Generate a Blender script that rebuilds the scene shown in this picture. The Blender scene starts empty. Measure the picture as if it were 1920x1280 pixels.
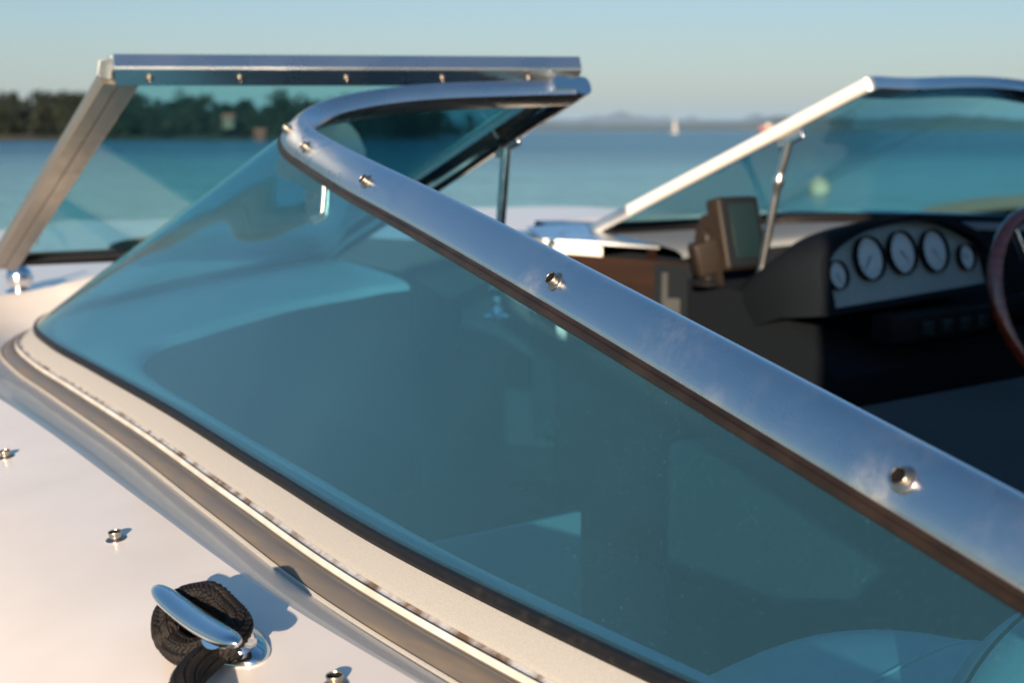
import bpy, bmesh, math, random
from mathutils import Vector, Matrix, noise
random.seed(7)
R_ = math.radians
scene = bpy.context.scene
COL = scene.collection
V = Vector

# ------------------------------------------------------------------ camera
YAW, F_MM = 38.0, 50.0
PITCH = 8.43
cd = bpy.data.cameras.new('camera')
cam = bpy.data.objects.new('camera', cd)
COL.objects.link(cam)
cd.lens = F_MM
cd.sensor_width = 36.0
cd.clip_start = 0.02
cd.clip_end = 60000.0
cam.location = (0, 0, 0)
cam.rotation_euler = (R_(90 - PITCH), 0, R_(-YAW))
cd.dof.use_dof = True
cd.dof.focus_distance = 1.15
cd.dof.aperture_fstop = 7.0
scene.camera = cam

# ------------------------------------------------------------------ sky, sun, exposure
SUN_AZ, SUN_EL = 46.0, 14.0          # direction the light travels (from +Y towards +X) and sun height
SKY_TINT = (1.0, 1.0, 1.0)
w = bpy.data.worlds.new('World')
scene.world = w
w.use_nodes = True
nt = w.node_tree
bg = nt.nodes['Background']
sky = nt.nodes.new('ShaderNodeTexSky')
sky.sky_type = 'NISHITA'
sky.sun_disc = False
sky.sun_elevation = R_(SUN_EL)
sky.sun_rotation = R_(SUN_AZ + 180)
sky.air_density = 1.0
sky.dust_density = 0.6
sky.ozone_density = 2.5
# hazy late-afternoon sky: greyer and dimmer low down, bluer overhead
stc = nt.nodes.new('ShaderNodeTexCoord')
sse = nt.nodes.new('ShaderNodeSeparateXYZ')
srm = nt.nodes.new('ShaderNodeValToRGB')
srm.color_ramp.elements[0].position = 0.0
srm.color_ramp.elements[0].color = (0.59, 0.565, 0.62, 1)
srm.color_ramp.elements[1].position = 0.6
srm.color_ramp.elements[1].color = (0.64, 0.95, 1.02, 1)
_e = srm.color_ramp.elements.new(0.20)
_e.color = (0.565, 0.65, 0.735, 1)
smx = nt.nodes.new('ShaderNodeMix')
smx.data_type = 'RGBA'
smx.blend_type = 'MULTIPLY'
smx.inputs['Factor'].default_value = 1.0
nt.links.new(stc.outputs['Generated'], sse.inputs[0])
nt.links.new(sse.outputs['Z'], srm.inputs[0])
nt.links.new(sky.outputs[0], smx.inputs['A'])
nt.links.new(srm.outputs[0], smx.inputs['B'])
nt.links.new(smx.outputs['Result'], bg.inputs[0])
bg.inputs[1].default_value = 0.07

sd = bpy.data.lights.new('sun', 'SUN')
sun = bpy.data.objects.new('sun', sd)
COL.objects.link(sun)
sd.energy = 5.0
sd.angle = R_(0.6)
sd.color = (1.0, 0.77, 0.54)
el, az = R_(SUN_EL), R_(SUN_AZ)
LIGHT = V((math.sin(az) * math.cos(el), math.cos(az) * math.cos(el), -math.sin(el)))
sun.rotation_euler = LIGHT.to_track_quat('-Z', 'Y').to_euler()

scene.view_settings.view_transform = 'Standard'
scene.view_settings.look = 'None'
scene.view_settings.gamma = 1.0
scene.view_settings.exposure = 1.22
cy = scene.cycles
cy.transparent_max_bounces = 32
cy.max_bounces = 10
cy.glossy_bounces = 6
cy.transmission_bounces = 8
cy.volume_bounces = 0
cy.use_denoising = True
cy.sample_clamp_indirect = 6.0

WATER = -1.8

# ------------------------------------------------------------------ materials
def sock(n, *names):
    for k in names:
        if k in n.inputs:
            return n.inputs[k]

def mat(name, col, rough=0.5, metal=0.0, spec=0.5, coat=0.0, col2=None, nscale=20.0, ndetail=4.0,
        lo=0.35, hi=0.65, bump=0.0, bscale=200.0, rvar=0.0, stretch=(1, 1, 1), aniso=0.0):
    m = bpy.data.materials.new(name)
    m.use_nodes = True
    t = m.node_tree
    b = t.nodes['Principled BSDF']
    b.inputs['Base Color'].default_value = (*col, 1)
    b.inputs['Roughness'].default_value = rough
    b.inputs['Metallic'].default_value = metal
    sock(b, 'Specular IOR Level', 'Specular').default_value = spec
    sock(b, 'Coat Weight', 'Clearcoat').default_value = coat
    if coat:
        sock(b, 'Coat Roughness').default_value = 0.05
    tc = t.nodes.new('ShaderNodeTexCoord')
    mp = t.nodes.new('ShaderNodeMapping')
    mp.inputs['Scale'].default_value = stretch
    t.links.new(tc.outputs['Object'], mp.inputs[0])
    no = t.nodes.new('ShaderNodeTexNoise')
    no.inputs['Scale'].default_value = nscale
    no.inputs['Detail'].default_value = ndetail
    t.links.new(mp.outputs[0], no.inputs['Vector'])
    cr = t.nodes.new('ShaderNodeMapRange')
    cr.inputs[1].default_value = lo
    cr.inputs[2].default_value = hi
    t.links.new(no.outputs['Fac'], cr.inputs[0])
    if col2 is not None:
        mx = t.nodes.new('ShaderNodeMix')
        mx.data_type = 'RGBA'
        mx.inputs['A'].default_value = (*col, 1)
        mx.inputs['B'].default_value = (*col2, 1)
        t.links.new(cr.outputs[0], mx.inputs['Factor'])
        t.links.new(mx.outputs['Result'], b.inputs['Base Color'])
    if rvar:
        rr = t.nodes.new('ShaderNodeMapRange')
        rr.inputs[3].default_value = rough
        rr.inputs[4].default_value = rough + rvar
        t.links.new(cr.outputs[0], rr.inputs[0])
        t.links.new(rr.outputs[0], b.inputs['Roughness'])
    if bump:
        nb = t.nodes.new('ShaderNodeTexNoise')
        nb.inputs['Scale'].default_value = bscale
        nb.inputs['Detail'].default_value = 3
        t.links.new(mp.outputs[0], nb.inputs['Vector'])
        bp = t.nodes.new('ShaderNodeBump')
        bp.inputs['Strength'].default_value = bump
        bp.inputs['Distance'].default_value = 0.002
        t.links.new(nb.outputs['Fac'], bp.inputs['Height'])
        t.links.new(bp.outputs[0], b.inputs['Normal'])
    return m

def glass_mat(name, tint, dust=0.05, dustcol=(0.55, 0.62, 0.6), ior=1.5):
    m = bpy.data.materials.new(name)
    m.use_nodes = True
    t = m.node_tree
    for n in list(t.nodes):
        t.nodes.remove(n)
    out = t.nodes.new('ShaderNodeOutputMaterial')
    tr = t.nodes.new('ShaderNodeBsdfTransparent')
    tr.inputs[0].default_value = (*tint, 1)
    gl = t.nodes.new('ShaderNodeBsdfGlossy')
    gl.inputs['Roughness'].default_value = 0.012
    gl.inputs[0].default_value = (0.95, 1, 1, 1)
    fr = t.nodes.new('ShaderNodeFresnel')
    fr.inputs[0].default_value = 1.5
    # the pane is modelled with both its faces: keep the outside index on either side
    geo = t.nodes.new('ShaderNodeNewGeometry')
    ix = t.nodes.new('ShaderNodeMapRange')
    ix.inputs[3].default_value = ior
    ix.inputs[4].default_value = 1.0 / ior
    t.links.new(geo.outputs['Backfacing'], ix.inputs[0])
    t.links.new(ix.outputs[0], fr.inputs[0])
    mx = t.nodes.new('ShaderNodeMixShader')
    t.links.new(fr.outputs[0], mx.inputs[0])
    t.links.new(tr.outputs[0], mx.inputs[1])
    t.links.new(gl.outputs[0], mx.inputs[2])
    df = t.nodes.new('ShaderNodeBsdfDiffuse')
    df.inputs[0].default_value = (*dustcol, 1)
    tc = t.nodes.new('ShaderNodeTexCoord')
    n1 = t.nodes.new('ShaderNodeTexNoise')
    n1.inputs['Scale'].default_value = 2.2
    n1.inputs['Detail'].default_value = 2
    n2 = t.nodes.new('ShaderNodeTexNoise')
    n2.inputs['Scale'].default_value = 600
    n2.inputs['Detail'].default_value = 2
    t.links.new(tc.outputs['Object'], n1.inputs[0])
    t.links.new(tc.outputs['Object'], n2.inputs[0])
    r1 = t.nodes.new('ShaderNodeMapRange')
    r1.inputs[1].default_value = 0.35
    r1.inputs[2].default_value = 0.7
    r1.inputs[3].default_value = dust * 0.75
    r1.inputs[4].default_value = dust * 1.25
    t.links.new(n1.outputs['Fac'], r1.inputs[0])
    r2 = t.nodes.new('ShaderNodeMapRange')
    r2.inputs[1].default_value = 0.67
    r2.inputs[2].default_value = 0.80
    r2.inputs[3].default_value = 0.0
    r2.inputs[4].default_value = min(0.25, dust * 5)
    t.links.new(n2.outputs['Fac'], r2.inputs[0])
    ad = t.nodes.new('ShaderNodeMath')
    ad.operation = 'ADD'
    t.links.new(r1.outputs[0], ad.inputs[0])
    t.links.new(r2.outputs[0], ad.inputs[1])
    m2 = t.nodes.new('ShaderNodeMixShader')
    t.links.new(ad.outputs[0], m2.inputs[0])
    t.links.new(mx.outputs[0], m2.inputs[1])
    t.links.new(df.outputs[0], m2.inputs[2])
    t.links.new(m2.outputs[0], out.inputs[0])
    return m

def polished_mat(name, patch=True):
    """polished anodised aluminium with dried-salt patches"""
    m = mat(name, (0.68, 0.71, 0.74), rough=0.26, metal=1.0, nscale=9, rvar=0.05, bump=0.05, bscale=900)
    if not patch:
        return m
    t = m.node_tree
    b = t.nodes['Principled BSDF']
    out = t.nodes['Material Output']
    df = t.nodes.new('ShaderNodeBsdfDiffuse')
    df.inputs[0].default_value = (0.62, 0.60, 0.54, 1)
    tc = t.nodes.new('ShaderNodeTexCoord')
    n1 = t.nodes.new('ShaderNodeTexNoise')
    n1.inputs['Scale'].default_value = 16
    n1.inputs['Detail'].default_value = 3
    n2 = t.nodes.new('ShaderNodeTexNoise')
    n2.inputs['Scale'].default_value = 85
    n2.inputs['Detail'].default_value = 12
    n2.inputs['Roughness'].default_value = 0.78
    n2.inputs['Distortion'].default_value = 0.3
    for n in (n1, n2):
        t.links.new(tc.outputs['Object'], n.inputs[0])
    r1 = t.nodes.new('ShaderNodeMapRange')
    r1.inputs[1].default_value = 0.45
    r1.inputs[2].default_value = 0.80
    r2 = t.nodes.new('ShaderNodeMapRange')
    r2.inputs[1].default_value = 0.42
    r2.inputs[2].default_value = 0.72
    t.links.new(n1.outputs['Fac'], r1.inputs[0])
    t.links.new(n2.outputs['Fac'], r2.inputs[0])
    # the wear grows towards the low aft end of the rail
    sp = t.nodes.new('ShaderNodeSeparateXYZ')
    t.links.new(tc.outputs['Object'], sp.inputs[0])
    ry = t.nodes.new('ShaderNodeMapRange')
    ry.inputs[1].default_value = 1.1
    ry.inputs[2].default_value = 0.30
    ry.inputs[3].default_value = 0.02
    ry.inputs[4].default_value = 0.14
    t.links.new(sp.outputs['Y'], ry.inputs[0])
    def math_(op, a, b):
        n = t.nodes.new('ShaderNodeMath'); n.operation = op
        for k, v in ((0, a), (1, b)):
            if isinstance(v, (int, float)): n.inputs[k].default_value = v
            else: t.links.new(v, n.inputs[k])
        return n.outputs[0]
    blot = math_('MULTIPLY', math_('MULTIPLY', r1.outputs[0], r2.outputs[0]), ry.outputs[0])
    # dried salt spreading down from the snap studs
    for q, rad, amt in (((.655, .50, -.212), .034, .30), ((.752, .935, -.138), .030, .20), ((.60, .33, -.245), .075, .55), ((.69, .66, -.185), .02, .16)):
        ds = t.nodes.new('ShaderNodeVectorMath'); ds.operation = 'DISTANCE'
        t.links.new(tc.outputs['Object'], ds.inputs[0]); ds.inputs[1].default_value = q
        rr = t.nodes.new('ShaderNodeMapRange'); rr.interpolation_type = 'SMOOTHSTEP'
        rr.inputs[1].default_value = rad; rr.inputs[2].default_value = 0; rr.inputs[3].default_value = 0; rr.inputs[4].default_value = amt
        t.links.new(ds.outputs['Value'], rr.inputs[0])
        blot = math_('ADD', blot, math_('MULTIPLY', rr.outputs[0], math_('ADD', math_('MULTIPLY', r2.outputs[0], 1.0), 0.25)))
    class _O: pass
    m2 = _O(); m2.outputs = [blot]
    mx = t.nodes.new('ShaderNodeMixShader')
    t.links.new(m2.outputs[0], mx.inputs[0])
    t.links.new(b.outputs[0], mx.inputs[1])
    t.links.new(df.outputs[0], mx.inputs[2])
    t.links.new(mx.outputs[0], out.inputs[0])
    return m

M = {}
M['gel'] = mat('white_gelcoat', (0.70, 0.665, 0.64), rough=0.27, coat=0.25, nscale=9, ndetail=10, col2=(0.655, 0.615, 0.58), bump=0.01, bscale=60)
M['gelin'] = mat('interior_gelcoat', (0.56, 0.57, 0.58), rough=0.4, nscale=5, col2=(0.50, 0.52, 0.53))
M['rail'] = polished_mat('polished_aluminium')
M['chrome'] = mat('chrome', (0.75, 0.76, 0.78), rough=0.08, metal=1.0, nscale=40, rvar=0.1)
M['stud'] = mat('nickel_stud', (0.46, 0.43, 0.39), rough=0.26, metal=1.0, nscale=300, rvar=0.15, col2=(0.33, 0.29, 0.25))
M['satin'] = mat('satin_aluminium', (0.82, 0.81, 0.79), rough=0.38, metal=0.2, nscale=30, rvar=0.1, bump=0.05, bscale=700)
M['bronze'] = mat('dull_aluminium', (0.36, 0.32, 0.27), rough=0.33, metal=0.85, nscale=30, rvar=0.1)
M['sand'] = mat('grained_aluminium', (0.52, 0.50, 0.46), rough=0.55, metal=0.3, nscale=900, ndetail=2, col2=(0.43, 0.415, 0.38), bump=0.22, bscale=1400)
M['white_trim'] = mat('white_trim', (0.60, 0.60, 0.57), rough=0.4, nscale=30, col2=(0.48, 0.46, 0.41))
M['gasket'] = mat('black_gasket', (0.008, 0.009, 0.012), rough=0.4, spec=0.2, nscale=90, rvar=0.2, col2=(0.018, 0.017, 0.016), lo=0.5, hi=0.75)
M['seal'] = mat('grey_rubber_seal', (0.12, 0.105, 0.09), rough=0.33, nscale=14, rvar=0.2, col2=(0.17, 0.135, 0.095), stretch=(6, 0.8, 6), lo=0.45, hi=0.75, bump=0.06, bscale=500)
M['brown'] = mat('brown_gasket', (0.012, 0.008, 0.006), rough=0.34, spec=0.28, nscale=30, col2=(0.022, 0.014, 0.010))
M['recess'] = mat('rusty_recess', (0.42, 0.43, 0.44), rough=0.6, nscale=38, ndetail=8, col2=(0.12, 0.075, 0.045), lo=0.42, hi=0.64, bump=0.4, bscale=600)
M['glass'] = glass_mat('tinted_glass', (0.47, 0.725, 0.80), dust=0.070, dustcol=(0.16, 0.385, 0.50))
M['glass2'] = glass_mat('tinted_glass_clean', (0.55, 0.80, 0.84), dust=0.012, ior=1.33)
M['glass3'] = glass_mat('tinted_glass_centre', (0.58, 0.83, 0.86), dust=0.006, ior=1.14)
M['dash'] = mat('charcoal_dash', (0.009, 0.012, 0.016), rough=0.7, spec=0.1, nscale=400, col2=(0.012, 0.015, 0.019), bump=0.15, bscale=900)
M['black'] = mat('black_plastic', (0.010, 0.010, 0.012), rough=0.4, nscale=50, rvar=0.1)
M['brownpan'] = mat('brown_panel', (0.020, 0.009, 0.006), rough=0.5, coat=0.0, nscale=6, stretch=(1, 1, 8), col2=(0.012, 0.006, 0.005))
M['wood'] = mat('varnished_wood', (0.20, 0.028, 0.014), rough=0.15, coat=1.0, nscale=14, stretch=(1, 1, 6), col2=(0.11, 0.015, 0.008))
M['gpanel'] = mat('gauge_panel', (0.27, 0.33, 0.36), rough=0.35, metal=0.2, nscale=300, col2=(0.22, 0.26, 0.27))
M['dial'] = mat('gauge_dial', (0.40, 0.46, 0.51), rough=0.35, nscale=20)
M['mark'] = mat('gauge_marks', (0.06, 0.07, 0.09), rough=0.5)
M['screen'] = mat('dark_screen', (0.010, 0.022, 0.026), rough=0.3, spec=0.15)
M['housing'] = mat('plotter_housing', (0.020, 0.015, 0.012), rough=0.5, spec=0.2, nscale=200, bump=0.1)
M['vinyl'] = mat('white_vinyl', (0.50, 0.52, 0.52), rough=0.45, nscale=8, col2=(0.44, 0.46, 0.47), bump=0.2, bscale=700)
M['rope'] = mat('black_rope', (0.006, 0.005, 0.005), rough=0.5, spec=0.3, nscale=900, col2=(0.015, 0.011, 0.009), bump=0.5, bscale=1500, lo=0.45, hi=0.7)
M['shelf_shade'] = mat('shade_painted_shelf', (0.17, 0.19, 0.21), rough=0.5, nscale=8)  # starboard dash shelf: its shade is put into this grey
M['lid'] = mat('grey_locker_lid', (0.30, 0.32, 0.33), rough=0.5, nscale=8)
M['bench'] = mat('darkened_bench_vinyl', (0.050, 0.055, 0.058), rough=0.7, nscale=8, col2=(0.042, 0.047, 0.05), bump=0.2, bscale=700)  # white bench seat darkened here, its shade put into the colour
M['canvas'] = mat('blocker_canvas', (0.02, 0.025, 0.04), rough=0.9, nscale=600, bump=0.2, bscale=900)
M['sandg'] = mat('beach_sand', (0.42, 0.31, 0.20), rough=0.95, nscale=1.5, col2=(0.34, 0.25, 0.16), bump=0.3, bscale=4)
M['carpet'] = mat('grey_cockpit_floor', (0.07, 0.075, 0.08), rough=0.9, nscale=200, col2=(0.05, 0.055, 0.06), bump=0.3, bscale=400)

for _k in ('dash', 'brownpan', 'bench', 'shelf_shade', 'black'):
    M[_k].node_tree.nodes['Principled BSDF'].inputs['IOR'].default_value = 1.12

# ------------------------------------------------------------------ helpers
def link_mesh(name, verts, faces, m, parent=None, smooth=True, edges=()):
    me = bpy.data.meshes.new(name)
    me.from_pydata([tuple(v) for v in verts], list(edges), faces)
    me.validate()
    me.update()
    if m is not None:
        me.materials.append(m)
    if smooth:
        me.polygons.foreach_set('use_smooth', [True] * len(me.polygons))
    o = bpy.data.objects.new(name, me)
    COL.objects.link(o)
    if parent is not None:
        o.parent = parent
    return o

def from_bm(name, bm, m, parent=None, smooth=True, sharp=35):
    me = bpy.data.meshes.new(name)
    bmesh.ops.recalc_face_normals(bm, faces=bm.faces)
    bm.to_mesh(me)
    bm.free()
    me.materials.append(m)
    if smooth:
        me.polygons.foreach_set('use_smooth', [True] * len(me.polygons))
        try:
            me.set_sharp_from_angle(angle=R_(sharp))
        except Exception:
            pass
    o = bpy.data.objects.new(name, me)
    COL.objects.link(o)
    if parent is not None:
        o.parent = parent
    return o

def empty(name, loc=(0, 0, 0)):
    o = bpy.data.objects.new(name, None)
    o.location = loc
    o.empty_display_size = 0.1
    COL.objects.link(o)
    return o

def tag(o, label=None, cat=None, group=None, kind=None):
    if label: o['label'] = label
    if cat: o['category'] = cat
    if group: o['group'] = group
    if kind: o['kind'] = kind
    return o

def crom(pts, n):
    """Catmull-Rom through pts, n samples per span; returns list of Vectors"""
    P = [V(p) for p in pts]
    P = [P[0] * 2 - P[1]] + P + [P[-1] * 2 - P[-2]]
    out = []
    for i in range(1, len(P) - 2):
        p0, p1, p2, p3 = P[i - 1], P[i], P[i + 1], P[i + 2]
        for k in range(n):
            t = k / n
            out.append(0.5 * ((2 * p1) + (-p0 + p2) * t + (2 * p0 - 5 * p1 + 4 * p2 - p3) * t * t + (-p0 + 3 * p1 - 3 * p2 + p3) * t ** 3))
    out.append(P[-2].copy())
    return out

def grid_faces(nr, nc, closed_c=False, closed_r=False):
    f = []
    for i in range(nr if closed_r else nr - 1):
        for j in range(nc if closed_c else nc - 1):
            a = i * nc + j
            b = i * nc + (j + 1) % nc
            c = ((i + 1) % nr) * nc + (j + 1) % nc
            d = ((i + 1) % nr) * nc + j
            f.append((a, b, c, d))
    return f

def recalc(o):
    bm = bmesh.new(); bm.from_mesh(o.data)
    bmesh.ops.recalc_face_normals(bm, faces=bm.faces)
    bm.to_mesh(o.data); bm.free()
    return o

def sharpen(o, ang=35):
    try:
        o.data.set_sharp_from_angle(angle=R_(ang))
    except Exception:
        pass
    return o

def sweep(name, frames, prof, m, parent=None, closed=True, caps=True, sharp=40):
    """frames: (origin, axisU, axisV); prof: list of (u, v)"""
    vs = []
    for (o, u, v) in frames:
        for (a, b) in prof:
            vs.append(o + u * a + v * b)
    n = len(prof)
    f = grid_faces(len(frames), n, closed_c=closed)
    if closed and caps:
        f.append(tuple(range(n - 1, -1, -1)))
        f.append(tuple((len(frames) - 1) * n + k for k in range(n)))
    ob = link_mesh(name, vs, f, m, parent)
    if closed:
        recalc(ob)
    return sharpen(ob, sharp)

def tube(name, pts, rad, m, parent=None, seg=16, caps=True, rfun=None):
    P = [V(p) for p in pts]
    vs = []
    up = V((0, 0, 1))
    prev = None
    for i, p in enumerate(P):
        t = (P[min(i + 1, len(P) - 1)] - P[max(i - 1, 0)]).normalized()
        if prev is None:
            a = up if abs(t.z) < 0.9 else V((1, 0, 0))
            u = (a - t * a.dot(t)).normalized()
        else:
            u = (prev - t * prev.dot(t)).normalized()
        prev = u
        v = t.cross(u)
        r = rad[i] if isinstance(rad, (list, tuple)) else rad
        for k in range(seg):
            th = 2 * math.pi * k / seg
            rr = r * (rfun(i, k) if rfun else 1.0)
            vs.append(p + u * math.cos(th) * rr + v * math.sin(th) * rr)
    f = grid_faces(len(P), seg, closed_c=True)
    if caps:
        f.append(tuple(range(seg - 1, -1, -1)))
        f.append(tuple((len(P) - 1) * seg + k for k in range(seg)))
    return sharpen(recalc(link_mesh(name, vs, f, m, parent)), 50)

def lathe(name, prof, m, parent=None, seg=32, mtx=None, sharp=40):
    """prof: (r, z) list, revolved about local z, placed by mtx"""
    vs = []
    for (r, z) in prof:
        for k in range(seg):
            th = 2 * math.pi * k / seg
            p = V((r * math.cos(th), r * math.sin(th), z))
            vs.append(mtx @ p if mtx else p)
    f = grid_faces(len(prof), seg, closed_c=True)
    f.append(tuple(range(seg - 1, -1, -1)))
    f.append(tuple((len(prof) - 1) * seg + k for k in range(seg)))
    return sharpen(recalc(link_mesh(name, vs, f, m, parent)), sharp)

def frame_mtx(o, z, xhint=V((0, 0, 1))):
    z = z.normalized()
    x = (xhint - z * xhint.dot(z))
    if x.length < 1e-4:
        x = V((1, 0, 0)) - z * z.x
    x.normalize()
    y = z.cross(x)
    return Matrix((( x.x, y.x, z.x, o[0]), (x.y, y.y, z.y, o[1]), (x.z, y.z, z.z, o[2]), (0, 0, 0, 1)))

def box(name, lo, hi, m, parent=None, bev=0.004, seg=3, mtx=None, taper=None):
    bm = bmesh.new()
    bmesh.ops.create_cube(bm, size=1)
    lo, hi = V(lo), V(hi)
    c, s = (lo + hi) / 2, hi - lo
    for v in bm.verts:
        v.co = V((v.co.x * s.x, v.co.y * s.y, v.co.z * s.z)) + c
    if bev:
        bmesh.ops.bevel(bm, geom=bm.edges[:], offset=bev, segments=seg, affect='EDGES', profile=0.5)
    if taper:
        for v in bm.verts:
            v.co = taper(v.co)
    if mtx:
        bm.transform(mtx)
    return from_bm(name, bm, m, parent)

def prism(name, pts, vec, m, parent=None, bev=0.003, seg=2):
    """pts: closed planar outline (3-D), extruded by vec"""
    bm = bmesh.new()
    a = [bm.verts.new(V(p)) for p in pts]
    b = [bm.verts.new(V(p) + V(vec)) for p in pts]
    bm.faces.new(a[::-1]); bm.faces.new(b)
    for i in range(len(pts)):
        j = (i + 1) % len(pts)
        bm.faces.new((a[i], a[j], b[j], b[i]))
    if bev:
        es = [e for e in bm.edges if len(e.link_faces) == 2 and e.calc_face_angle(0) > R_(25)]
        bmesh.ops.bevel(bm, geom=es, offset=bev, segments=seg, affect='EDGES', profile=0.5)
    return from_bm(name, bm, m, parent)

# ------------------------------------------------------------------ setting: water, shores, hills
def water():
    m = bpy.data.materials.new('sea_water')
    m.use_nodes = True
    t = m.node_tree
    b = t.nodes['Principled BSDF']
    b.inputs['Roughness'].default_value = 0.22
    sock(b, 'Specular IOR Level', 'Specular').default_value = 0.13
    b.inputs['IOR'].default_value = 1.33
    tc = t.nodes.new('ShaderNodeTexCoord')
    n0 = t.nodes.new('ShaderNodeTexNoise'); n0.inputs['Scale'].default_value = 0.02; n0.inputs['Detail'].default_value = 8
    mp0 = t.nodes.new('ShaderNodeMapping'); mp0.inputs['Rotation'].default_value = (0, 0, R_(YAW)); mp0.inputs['Scale'].default_value = (0.6, 4.0, 1)
    t.links.new(tc.outputs['Object'], mp0.inputs[0]); t.links.new(mp0.outputs[0], n0.inputs[0])
    mx = t.nodes.new('ShaderNodeMix'); mx.data_type = 'RGBA'
    mx.inputs['A'].default_value = (0.005, 0.045, 0.115, 1)
    mx.inputs['B'].default_value = (0.035, 0.165, 0.260, 1)
    rr = t.nodes.new('ShaderNodeMapRange'); rr.inputs[1].default_value = 0.42; rr.inputs[2].default_value = 0.58
    t.links.new(n0.outputs['Fac'], rr.inputs[0]); t.links.new(rr.outputs[0], mx.inputs['Factor'])
    # shallow green water close to the beach
    ln = t.nodes.new('ShaderNodeVectorMath'); ln.operation = 'LENGTH'
    t.links.new(tc.outputs['Object'], ln.inputs[0])
    r2 = t.nodes.new('ShaderNodeMapRange'); r2.inputs[1].default_value = 130; r2.inputs[2].default_value = 15
    t.links.new(ln.outputs['Value'], r2.inputs[0])
    mx2 = t.nodes.new('ShaderNodeMix'); mx2.data_type = 'RGBA'
    mx2.inputs['B'].default_value = (0.17, 0.38, 0.42, 1)
    t.links.new(mx.outputs['Result'], mx2.inputs['A']); t.links.new(r2.outputs[0], mx2.inputs['Factor'])
    t.links.new(mx2.outputs['Result'], b.inputs['Base Color'])
    # chop: three scales of ripples
    last = None
    for sc, st, di in ((0.35, 0.55, 0.35), (1.4, 0.6, 0.12), (6.0, 0.5, 0.03)):
        n = t.nodes.new('ShaderNodeTexNoise'); n.inputs['Scale'].default_value = sc; n.inputs['Detail'].default_value = 3
        mp = t.nodes.new('ShaderNodeMapping'); mp.inputs['Rotation'].default_value = (0, 0, R_(YAW + 8)); mp.inputs['Scale'].default_value = (0.55, 1.3, 1)
        t.links.new(tc.outputs['Object'], mp.inputs[0]); t.links.new(mp.outputs[0], n.inputs[0])
        bp = t.nodes.new('ShaderNodeBump'); bp.inputs['Strength'].default_value = st; bp.inputs['Distance'].default_value = di * 6
        t.links.new(n.outputs['Fac'], bp.inputs['Height'])
        if last: t.links.new(last.outputs[0], bp.inputs['Normal'])
        last = bp
    t.links.new(last.outputs[0], b.inputs['Normal'])
    rings = [0.0, 6, 15, 30, 60, 120, 300, 800, 2000, 6000, 14000, 26000]
    vs, fs, seg = [], [], 64
    for r in rings[1:]:
        for k in range(seg):
            a = 2 * math.pi * k / seg
            vs.append((r * math.cos(a), r * math.sin(a), WATER))
    fs = grid_faces(len(rings) - 1, seg, closed_c=True)
    fs.append(tuple(range(seg)))
    o = link_mesh('sea_water', vs, fs, m)
    recalc(o)
    if o.data.polygons[0].normal.z < 0:
        o.data.flip_normals()
    tag(o, kind='structure')
water()

def dirpt(px, d, z):
    """point at view azimuth of picture column px (1920 wide) and distance d"""
    a = math.atan((px - 960) / 2666.7) + R_(YAW)
    return V((math.sin(a) * d, math.cos(a) * d, z))

def beach():
    # sand bar off the starboard side, rising gently out of the water
    inner = [(24.6, 18.0), (28.2, 20.6), (33.0, 22.0), (40, 21), (47, 15), (58, 6)]
    outer = [(26, 9), (29, 10), (34, 11), (40, 10), (47, 7), (56, 0)]
    a = crom([(x, y, 0) for x, y in inner], 8)
    b = crom([(x, y, 0) for x, y in outer], 8)
    vs = []
    NC = 14
    for p, q in zip(a, b):
        for j in range(NC):
            t = j / (NC - 1)
            c = p.lerp(q, t)
            h = -0.05 + 0.45 * math.sin(math.pi * min(1, t * 1.0)) ** 0.7 + 0.05 * noise.noise(c * 0.6)
            vs.append((c.x, c.y, WATER + h))
    o = link_mesh('beach_sand', vs, grid_faces(len(a), NC), M['sandg'])
    if o.data.polygons[5].normal.z < 0: o.data.flip_normals()
    tag(o, kind='structure')
beach()

def leafmat(name, c1, c2):
    m = mat(name, c1, rough=0.7, nscale=0.35, ndetail=3, col2=c2, spec=0.2)
    return m

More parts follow.
